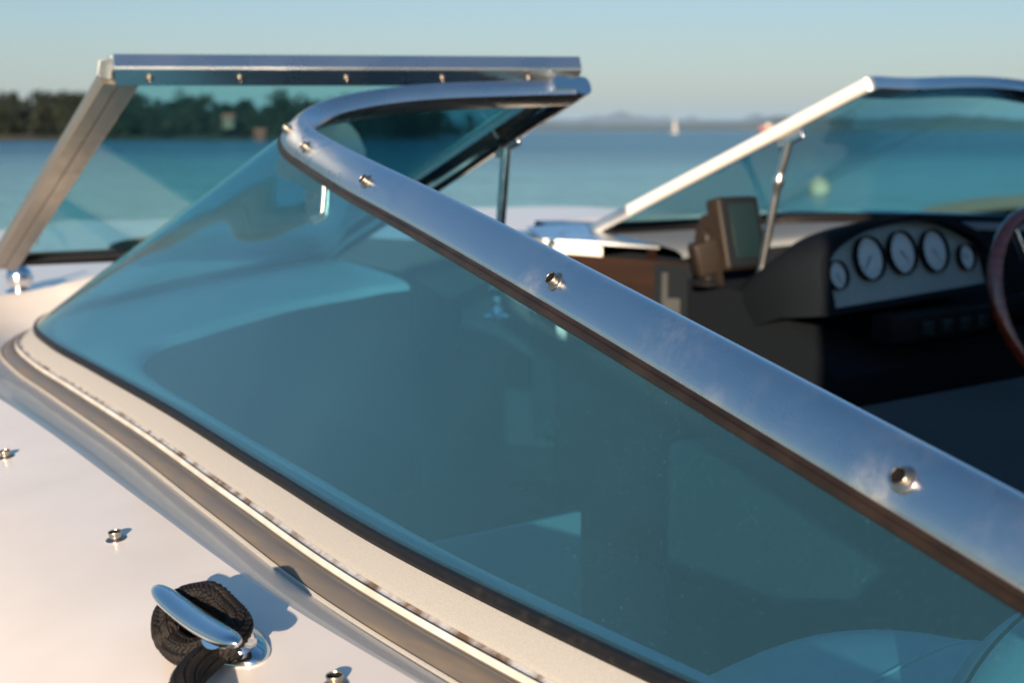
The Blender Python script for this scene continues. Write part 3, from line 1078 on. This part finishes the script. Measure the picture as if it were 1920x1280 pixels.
def port_console():
    # bracket plate at the foot of the post and the small lockers seen through the near glass
    attach(prism('post_bracket', [(1.515, 2.62, -.262), (1.515, 2.27, -.275), (1.515, 2.10, -.325), (1.515, 2.12, -.40), (1.515, 2.60, -.42)], (.012, 0, 0), M['dash'], bev=.002), boat)
    lk = attach(box('storage_locker', (.72, 1.405, -.98), (1.212, 1.62, -.50), M['dash'], bev=.004), boat)
    attach(box('locker_lid', (.73, 1.396, -.96), (1.208, 1.404, -.503), M['lid'], bev=.001), lk)
    # low white lounge seat, its shade put into the dark vinyl colour
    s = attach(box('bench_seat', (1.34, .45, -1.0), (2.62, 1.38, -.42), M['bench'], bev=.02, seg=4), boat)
    s['label'] = 'low white vinyl bench behind the helm, coloured dark for its shade'
    # near cushions under the side glass
    def pad(c, ax, ay, az, nm, rot=0, px=3.0):
        bm = bmesh.new()
        bmesh.ops.create_uvsphere(bm, u_segments=48, v_segments=28, radius=1)
        for v in bm.verts:
            p = v.co
            q = V([math.copysign(abs(c_) ** (2 / px), c_) for c_ in p])
            v.co = V((q.x * ax, q.y * ay, q.z * az))
        bm.transform(Matrix.Translation(c) @ Matrix.Rotation(R_(rot), 4, 'Z'))
        return from_bm(nm, bm, M['vinyl'])
    c1 = attach(pad(V((.98, .66, -.59)), .24, .26, .13, 'seat_cushion', 8), boat)
    c1['label'] = 'pale seat cushion below the near glass'
    c2 = attach(pad(V((.985, .47, -.47)), .20, .14, .15, 'seat_back', -6, 2.4), boat)
    c2['label'] = 'rounded seat back with a stitched seam below the near glass'
    for yy in (.56, .72):
        pts = []
        for k in range(40):
            a = R_(8 + 164 * k / 39)
            ca, sa = math.cos(a), math.sin(a)
            yl = (yy - .66) / .26
            f = max(0.0, 1 - abs(yl) ** 3) ** (1 / 3)
            q = V((math.copysign(abs(ca) ** (2 / 3), ca) * .2405 * f, (yy - .66), math.copysign(abs(sa) ** (2 / 3), sa) * .1305 * f))
            pts.append(Matrix.Translation((.98, .66, -.59)) @ (Matrix.Rotation(R_(8), 4, 'Z') @ q))
        attach(tube('piping', pts, .0018, M['gelin'], seg=6, caps=False), c1)
    # seam
    pts = []
    for k in range(60):
        a = 2 * math.pi * k / 59
        ca, sa = math.cos(a), math.sin(a)
        q = V((math.copysign(abs(ca) ** (2 / 2.4), ca) * .195, -.06, math.copysign(abs(sa) ** (2 / 2.4), sa) * .146))
        pts.append(Matrix.Translation((.985, .47, -.47)) @ (Matrix.Rotation(R_(-6), 4, 'Z') @ (q + V((0, .12, 0)))))
    attach(tube('seam', pts, .0016, M['dash'], seg=6, caps=False), c2)
port_console()

def helm():
    Yf = 1.76
    # dash body: from the windshield down to the knee panel
    attach(prism('helm_console', [(2.23, 2.30, -.315), (2.23, 1.90, -.335), (2.23, 1.70, -.46), (2.23, 1.72, -.60), (2.23, 1.86, -1.0), (2.23, 2.30, -1.0)], (.66, 0, 0), M['dash'], bev=.012, seg=4), boat)
    hc = [o for o in boat.children if o.name.startswith('helm_console')][0]
    for v in hc.data.vertices:
        if v.co.x < 2.5:
            v.co.x += (2.10 + (v.co.y - 1.70) * .21) - 2.23
    # pod outline (in X, Z) at y=Yf, hood reaching forward
    top = crom([(2.085, 0, -.345), (2.088, 0, -.245), (2.16, 0, -.200), (2.27, 0, -.175), (2.38, 0, -.166), (2.49, 0, -.172), (2.59, 0, -.198), (2.665, 0, -.240), (2.685, 0, -.325)], 6)
    cen = V((2.385, 0, -.27))
    inn = [cen + (p - cen) * 0.885 + V((0, 0, -.002)) for p in top]
    def loop(pts, y, sc=1.0, dz=0):
        return [V((cen.x + (p.x - cen.x) * sc, y + (p.z + .27) * 0.25, cen.z + (p.z - cen.z) * sc + dz)) for p in pts]
    L = [loop(top, Yf + .26, .70, -.085), loop(top, Yf + .10, .95, -.02), loop(top, Yf - .01, 1.0), loop(top, Yf - .026, .985), loop(inn, Yf - .024, 1.0), loop(inn, Yf + .012, .985)]
    vs = [p for l in L for p in l]
    hood = attach(sharpen(recalc(link_mesh('gauge_hood', vs, grid_faces(len(L), len(top), closed_c=True), M['dash'])), 50), hc)
    # gauge panel
    pl = loop(inn, Yf + .006, .985)
    n = len(pl)
    vs = pl + [p + V((0, .006, 0)) for p in pl]
    fs = [tuple(range(n)), tuple(range(2 * n - 1, n - 1, -1))] + [(i, (i + 1) % n, n + (i + 1) % n, n + i) for i in range(n)]
    gp = attach(recalc(link_mesh('gauge_panel', vs, fs, M['gpanel'], smooth=False)), hc)
    nrm = V((0, -1, .25)).normalized()
    for x, z, r, ang in ((2.164, -.276, .029, 200), (2.268, -.250, .045, 140), (2.372, -.244, .045, 225), (2.478, -.246, .045, 215), (2.584, -.264, .029, 60)):
        c = V((x, Yf + .004 + (z + .27) * .25, z))
        m = frame_mtx(c + nrm * .001, nrm)
        g = attach(lathe('gauge', [(.0001, 0), (r * .98, 0), (r, .010), (r * .98, .012), (r * .94, .012), (r * .92, .008), (r * .91, .003), (.0001, .0025)], M['chrome'] if False else M['black'], mtx=m, seg=40), boat)
        attach(lathe('dial', [(.0001, 0.0032), (r * .90, .0032), (r * .90, .0042), (.0001, .0044)], M['dial'], mtx=m, seg=40), g)
        bm = bmesh.new()
        nt_ = 11 if r > .04 else 7
        for k in range(nt_):
            a = R_(-40 + 260 * k / (nt_ - 1))
            q = Matrix.Rotation(a, 4, 'Z')
            v = [bm.verts.new(m @ (q @ V(p))) for p in ((r * .62, -.0009, .0052), (r * .76, -.0009, .0052), (r * .76, .0009, .0052), (r * .62, .0009, .0052))]
            bm.faces.new(v)
        q = Matrix.Rotation(R_(ang), 4, 'Z')
        v = [bm.verts.new(m @ (q @ V(p))) for p in ((-r * .15, -.0022, .0060), (r * .60, -.0008, .0060), (r * .60, .0008, .0060), (-r * .15, .0022, .0060))]
        bm.faces.new(v)
        attach(from_bm('needle', bm, M['mark'], smooth=False), g)
    # lower console with switch row, ignition box
    attach(box('switch_panel', (2.22, 1.66, -.405), (2.72, 1.72, -.350), M['black'], bev=.008, mtx=None), hc)
    for k in range(6):
        x = 2.30 + k * .06
        attach(box('switch', (x, 1.648, -.392), (x + .028, 1.662, -.366), M['screen'], bev=.003), hc)
    attach(box('stereo_unit', (2.30, 1.640, -.62), (2.47, 1.70, -.53), M['black'], bev=.006), hc)
    attach(lathe('dial_knob', [(.0001, 0), (.022, 0), (.020, .016), (.0001, .018)], M['housing'], mtx=frame_mtx(V((2.345, 1.640, -.575)), V((0, -1, 0)))), hc)
    # steering wheel
    c = V((2.545, 1.52, -.325))
    ax = V((-.10, -1, .34)).normalized()
    m = frame_mtx(c, ax)
    R0 = .178
    pts = [m @ V((R0 * math.cos(2 * math.pi * k / 96), R0 * math.sin(2 * math.pi * k / 96), 0)) for k in range(97)]
    wheel = attach(tube('steering_wheel', pts, .0145, M['wood'], seg=20, caps=False), boat)
    for a in (30, 150, 270):
        e = m @ V((R0 * math.cos(R_(a)), R0 * math.sin(R_(a)), 0))
        h = m @ V((.035 * math.cos(R_(a)), .035 * math.sin(R_(a)), -.03))
        attach(tube('spoke', [h, h.lerp(e, .5), e], [.010, .008, .007], M['chrome'], seg=12), wheel)
    attach(lathe('hub', [(.0001, -.045), (.038, -.045), (.044, -.03), (.040, -.016), (.02, -.010), (.0001, -.009)], M['black'], mtx=m), wheel)
    attach(tube('column', [m @ V((0, 0, -.04)), m @ V((0, 0, -.22))], .03, M['black'], seg=20), wheel)
    # brown side panel, its plates and the grab handle at the walkthrough corner
    attach(prism('companion_panel', [(2.205, 2.33, -.262), (2.205, 2.30, -.262), (2.205, 2.30, -.60), (2.205, 2.33, -.60)], (.001, 0, 0), M['brownpan'], bev=0), boat)
    return hc
hc = helm()

def helm_bits():
    # brown locker door standing open beside the walkthrough
    a, b = V((2.005, 2.405, 0)), V((2.215, 2.195, 0))
    d = (b - a)
    n = V((-d.y, d.x, 0)).normalized() * .014
    zt, zb = -.268, -.46
    dr = attach(prism('locker_door', [a + V((0, 0, zt)), b + V((0, 0, zt - .02)), b + V((0, 0, zb)), a + V((0, 0, zb))], n, M['brownpan'], bev=.003), boat)
    dr['label'] = 'brown locker door beside the walkthrough'
    e = a.lerp(b, .07)
    attach(prism('door_edge', [a + V((0, 0, zt + .003)) - n * .3, e + V((0, 0, zt)) - n * .3, e + V((0, 0, zb)) - n * .3, a + V((0, 0, zb)) - n * .3], n * 1.5, M['white_trim'], bev=.002), dr)
    e2 = a.lerp(b, .72)
    attach(prism('latch_plate', [e2 + V((0, 0, zt - .02)) - n * .25, b + V((0, 0, zt - .025)) - n * .25, b + V((0, 0, zb)) - n * .25, e2 + V((0, 0, zb)) - n * .25], n * .2, M['dash'], bev=.001), dr)
    h0 = a.lerp(b, .80) - n * 1.6
    attach(tube('handle', [h0 + V((0, 0, -.305)), h0 + V((0, 0, -.34)), h0 + V((0, 0, -.39))], .0085, M['bench'], seg=14), dr)
    attach(box('handle_base', (-.018, -.010, -.030), (.018, .010, .030), M['bench'], bev=.004, mtx=frame_mtx(h0 + V((.012, -.012, -.39)), V((0, 0, 1)), d.normalized())), dr)
    # white sunlit coaming between foredeck and walkthrough
    pts = [(1.80, 2.68), (2.02, 2.44), (2.235, 2.30), (2.235, 2.66)]
    attach(prism('coaming', [(1.985, 2.455, -.250), (2.09, 2.35, -.256), (2.20, 2.66, -.235), (2.06, 2.66, -.235)], (0, 0, -.15), M['gel'], bev=.012, seg=4), boat)
    attach(prism('corner_plate', [(2.015, 2.465, -.246), (2.10, 2.375, -.251), (2.215, 2.30, -.262), (2.26, 2.62, -.231), (2.10, 2.63, -.230)], (0, 0, .006), M['rail'], bev=.002), boat)
    stud(V((2.10, 2.50, -.239)), V((0, 0, 1)), boat, .9)
helm_bits()

# chart plotter on its bracket: a thing of its own
def plotter():
    P0 = V((2.18, 2.10, -.315))
    e = empty('chart_plotter', P0)
    tag(e, 'small chart plotter with a dark screen on a knobbed bracket in front of the gauges', 'chart plotter')
    inv = Matrix.Translation(-P0)
    fwd = V((-.02, -.96, .24)).normalized()       # screen normal, towards the helm seat
    up = (V((0, 0, 1)) - fwd * fwd.z).normalized()
    C = V((2.235, 2.080, -.215))
    m = frame_mtx(C, fwd, up) @ Matrix.Scale(1.03, 4)                    # local x = up, y = across, z = screen normal
    def A(o, p=e):
        o.parent = p
        o.matrix_parent_inverse = inv if p is e else Matrix.Identity(4)
        return o
    hs = A(box('housing', (-.076, -.056, -.030), (.076, .056, .012), M['housing'], bev=.009, seg=4, mtx=m))
    A(box('bezel', (-.072, -.052, .0125), (.072, .052, .018), M['dash'], bev=.004, mtx=m), hs)
    A(box('screen', (-.054, -.037, .0185), (.058, .037, .0205), M['screen'], bev=.001, mtx=m), hs)
    br = A(prism('bracket', [m @ V(p) for p in ((-.105, .060, -.045), (.020, .060, -.055), (.045, .060, -.030), (.045, .060, -.010), (-.02, .060, .0), (-.105, .060, -.005))], (m.to_3x3() @ V((0, .008, 0))), M['housing'], bev=.002))
    A(lathe('knob', [(.0001, 0), (.016, 0), (.021, .004), (.021, .018), (.017, .022), (.0001, .022)], M['housing'], mtx=frame_mtx(m @ V((-.005, .069, -.022)), m.to_3x3() @ V((0, 1, 0))), seg=24))
    A(lathe('pedestal', [(.0001, 0), (.034, 0), (.034, .006), (.024, .012), (.020, .035), (.022, .055), (.0001, .06)], M['black'], mtx=frame_mtx(V((2.165, 2.10, -.322)), V((0, 0, 1))), seg=24))
    A(box('mount_block', (-.030, -.022, 0), (.030, .022, .075), M['housing'], bev=.010, seg=4, mtx=frame_mtx(V((2.165, 2.095, -.300)), V((-.25, .1, 1)))))
plotter()

# ------------------------------------------------------------------ unseen panel added outside the frame to keep sun off the helm
def add_sun_blocker():
    c = M['canvas']
    blocker = attach(prism('sun_blocker', [(.60, .00, .95), (.60, .06, .45), (.60, .28, .36), (.60, .30, -.235), (.60, -1.2, -.26), (.60, -1.2, .95)], (.004, 0, 0), c, bev=0), boat)
    for y in (-.02, -1.15):
        attach(tube('blocker_pole', [V((.590, y, -.33)), V((.590, y, .3)), V((.590, y, .98))], .0125, M['chrome'], seg=14), boat)
    attach(tube('blocker_rail', [V((.602, .02, .965)), V((.602, -1.2, .965))], .0125, M['chrome'], seg=14), boat)
add_sun_blocker()

# ------------------------------------------------------------------ cleat and rope
def cleat_rope():
    ez = V((-.10, -.02, 1)).normalized()
    O = V((.440, .912, 0))
    O.z = on_deck(O.x, O.y)[0].z - .002
    hc_ = V((.403, .868, -.3275))                 # horn centre
    ydir = V((.045, 1, .0)).normalized()
    horn = []
    rad = []
    N = 28
    vs = []
    seg = 20
    for i in range(N + 1):
        t = -1 + 2 * i / N
        p = hc_ + ydir * (.071 * t) + V((0, 0, -.002 + .004 * t * t))
        k = max(0.0, 1 - abs(t) ** 7) ** 0.5
        rw, rh = .0098 * k * (1 - .25 * t * t) + .0003, .0062 * k * (1 - .15 * t * t) + .0002
        side = V((1, -.045, .12)).normalized()
        up = V((-.12, 0, 1)).normalized()
        for q in range(seg):
            a = 2 * math.pi * q / seg
            vs.append(p + side * math.cos(a) * rw + up * math.sin(a) * rh)
    fs = grid_faces(N + 1, seg, closed_c=True) + [tuple(range(seg)), tuple(N * seg + q for q in range(seg))]
    cl = attach(recalc(link_mesh('cleat', vs, fs, M['chrome'])), boat)
    cl['label'] = 'polished two-horned cleat bolted to the white side deck'
    # base: a flared oval foot and two legs
    vs = []
    rings = [(.070, .0265, 0.0), (.071, .0270, .002), (.067, .0235, .0055), (.055, .0150, .009), (.048, .0110, .012), (.046, .0095, .0115)]
    for (a, b, h) in rings:
        for q in range(48):
            th = 2 * math.pi * q / 48
            vs.append(O + ydir * a * math.sin(th) + V((1, -.04, .12)).normalized() * b * math.cos(th) + ez * h)
    fs = grid_faces(len(rings), 48, closed_c=True) + [tuple(range(48)), tuple((len(rings) - 1) * 48 + q for q in range(48))]
    attach(recalc(link_mesh('base_plate', vs, fs, M['chrome'])), cl)
    for s in (-1, 1):
        a = O + ydir * (.045 * s) + ez * .008
        b = hc_ + ydir * (.030 * s) - ez * .0055
        attach(tube('leg', crom([a, a.lerp(b, .35) + V((0, 0, .004)), a.lerp(b, .7), b], 5), [.0115] * 3 + [.0095] * 5 + [.0085] * 8, M['chrome'], seg=16), cl)
    # braided rope
    mid = O.lerp(hc_, .55)
    sx = V((1, -.04, .12)).normalized()
    def L(a, b, h):
        return mid + ydir * a + sx * b + V((0, 0, h))
    path = [V((.335, .64, -.376)), V((.348, .69, -.371)), V((.352, .745, -.364)), V((.362, .79, -.356)), V((.375, .822, -.352)),
            L(-.030, -.006, -.008), L(-.022, .010, -.010), L(.004, .014, -.008), L(.026, .011, -.006), L(.036, -.003, -.003), L(.024, -.018, -.004),
            L(.000, -.022, -.007), L(-.026, -.019, -.006), L(-.038, -.002, .000), L(-.028, .013, .004), L(-.004, .015, .008), L(.012, .012, .014), L(.024, .008, .012), L(.036, .000, .008), L(.026, -.016, .006), L(.008, -.024, -.002), L(.020, -.012, -.014)]
    pts = crom(path, 26)
    # even spacing
    out = [pts[0]]
    acc = 0
    step = .0007
    for a, b in zip(pts[:-1], pts[1:]):
        d = (b - a).length
        while acc + d >= step:
            a = a.lerp(b, (step - acc) / d)
            out.append(a); d = (b - a).length; acc = 0
        acc += d
    n = len(out)
    SEG = 60
    def rf(i, k):
        u = k / SEG * 10
        v = i * step / .0042
        w1 = (u * 1.0 % 2.0)
        tri = abs((u % 2.0) - 1.0)
        ph = (v + tri * 1.1) % 1.0
        strand = math.sin(math.pi * ph) ** 0.6
        edge = min(1.0, min((u % 1.0), 1 - (u % 1.0)) * 5 + .35)
        return 0.82 + 0.22 * strand * edge
    rp = tube('mooring_rope', out, .0104, M['rope'], seg=SEG, rfun=rf)
    tag(rp, 'black braided mooring rope wound around the chrome deck cleat', 'rope')
    # origin at its base
    c = V((.40, .80, -.372))
    rp.data.transform(Matrix.Translation(-c))
    rp.location = c
cleat_rope()

# ------------------------------------------------------------------ things on the water
def buoy():
    p = dirpt(1533, 42, WATER)
    e = empty('mooring_buoy', p)
    tag(e, 'round white mooring buoy floating beyond the windshield', 'buoy')
    m1 = mat('buoy_white', (0.46, 0.42, 0.34), rough=0.5, nscale=6, col2=(0.34, 0.30, 0.24))
    prof = [(.0001, -.16)] + [(.30 * math.sin(R_(a)), .17 - .30 * math.cos(R_(a))) for a in range(15, 170, 12)] + [(.05, .47), (.05, .51), (.0001, .52)]
    b = lathe('float', prof, m1, e)
    lathe('collar', [(.0001, -.02), (.26, -.02), (.26, .02), (.0001, .02)], mat('buoy_band', (.12, .16, .2), rough=.6), e)
    tube('ring', [V((.04 * math.cos(a * .5), 0, .53 + .04 * math.sin(a * .5))) for a in range(13)], .008, M['chrome'], e, seg=8)
buoy()

def sailboat():
    d = 900
    p = dirpt(1261, d, WATER)
    e = empty('sailboat', p)
    tag(e, 'tiny white sailboat far out on the bay', 'sailboat')
    hm = mat('sail_hull', (.75, .72, .68), rough=.4); sm = mat('sail_cloth', (.78, .74, .66), rough=.8)
    vs = []
    L_ = [(-3.6, .9), (-2, 1.2), (0, 1.3), (2, 1.0), (3.4, .4), (4.2, .03)]
    for x, wd in L_:
        for y, z in ((-wd, 1.0), (-wd * .8, .1), (0, -.3), (wd * .8, .1), (wd, 1.0), (0, 1.08)):
            vs.append((x, y, z))
    recalc(link_mesh('hull', vs, grid_faces(6, 6, closed_c=True) + [tuple(range(6)), tuple(30 + k for k in range(6))], hm, e))
    tube('mast', [V((.4, 0, .9)), V((.4, 0, 10.3))], .09, M['satin'], e, seg=8)
    for nm, a, b, c in (('mainsail', (.3, 0, 2.0), (-3.3, .5, 2.0), (.3, 0, 9.8)), ('jib', (4.0, 0, 1.4), (.7, .5, 1.7), (.5, 0, 9.0))):
        a, b, c = V(a), V(b), V(c)
        pts = []
        for i in range(7):
            for j in range(7):
                s, t = i / 6, j / 6
                q = a.lerp(b, s).lerp(c, t) + V((0, .5 * math.sin(math.pi * s) * (1 - t), 0))
                pts.append(q)
        o = link_mesh(nm, pts, grid_faces(7, 7), sm, e)
        o.modifiers.new('t', 'SOLIDIFY').thickness = .02
    e.rotation_euler = (0, 0, R_(-YAW - 70))
sailboat()

def ferry():
    d = 1100
    p = dirpt(1437, d, WATER)
    e = empty('workboat', p)
    tag(e, 'distant dark and rust red workboat with a low cabin under the far hills', 'boat')
    dk = mat('workboat_hull', (.03, .03, .035), rough=.6); rd = mat('workboat_cabin', (.40, .15, .09), rough=.6)
    vs = []
    for x, wd in [(-8, 2.0), (-6, 2.6), (0, 2.8), (5, 2.2), (8, 1.0), (9.5, .05)]:
        rise = .8 * max(0, x / 9.5)
        for y, z in ((-wd, 2.0 + rise), (-wd * .85, .2), (0, -.6), (wd * .85, .2), (wd, 2.0 + rise), (0, 2.1 + rise)):
            vs.append((x, y, z))
    recalc(link_mesh('hull', vs, grid_faces(6, 6, closed_c=True) + [tuple(range(6)), tuple(30 + k for k in range(6))], dk, e))
    c = box('cabin', (-7, -1.8, 2.0), (1.5, 1.8, 4.6), rd, e, bev=.15)
    box('wheelhouse', (-2.5, -1.4, 4.6), (1.0, 1.4, 6.6), M['white_trim'], e, bev=.1)
    for k in range(3):
        box('window', (-6 + k * 2.4, -1.86, 3.0), (-4.8 + k * 2.4, -1.78, 3.8), M['black'], e, bev=0)
    tube('mast', [V((-1, 0, 6.5)), V((-1, 0, 9.0))], .09, dk, e, seg=8)
    e.rotation_euler = (0, 0, R_(-YAW))
ferry()
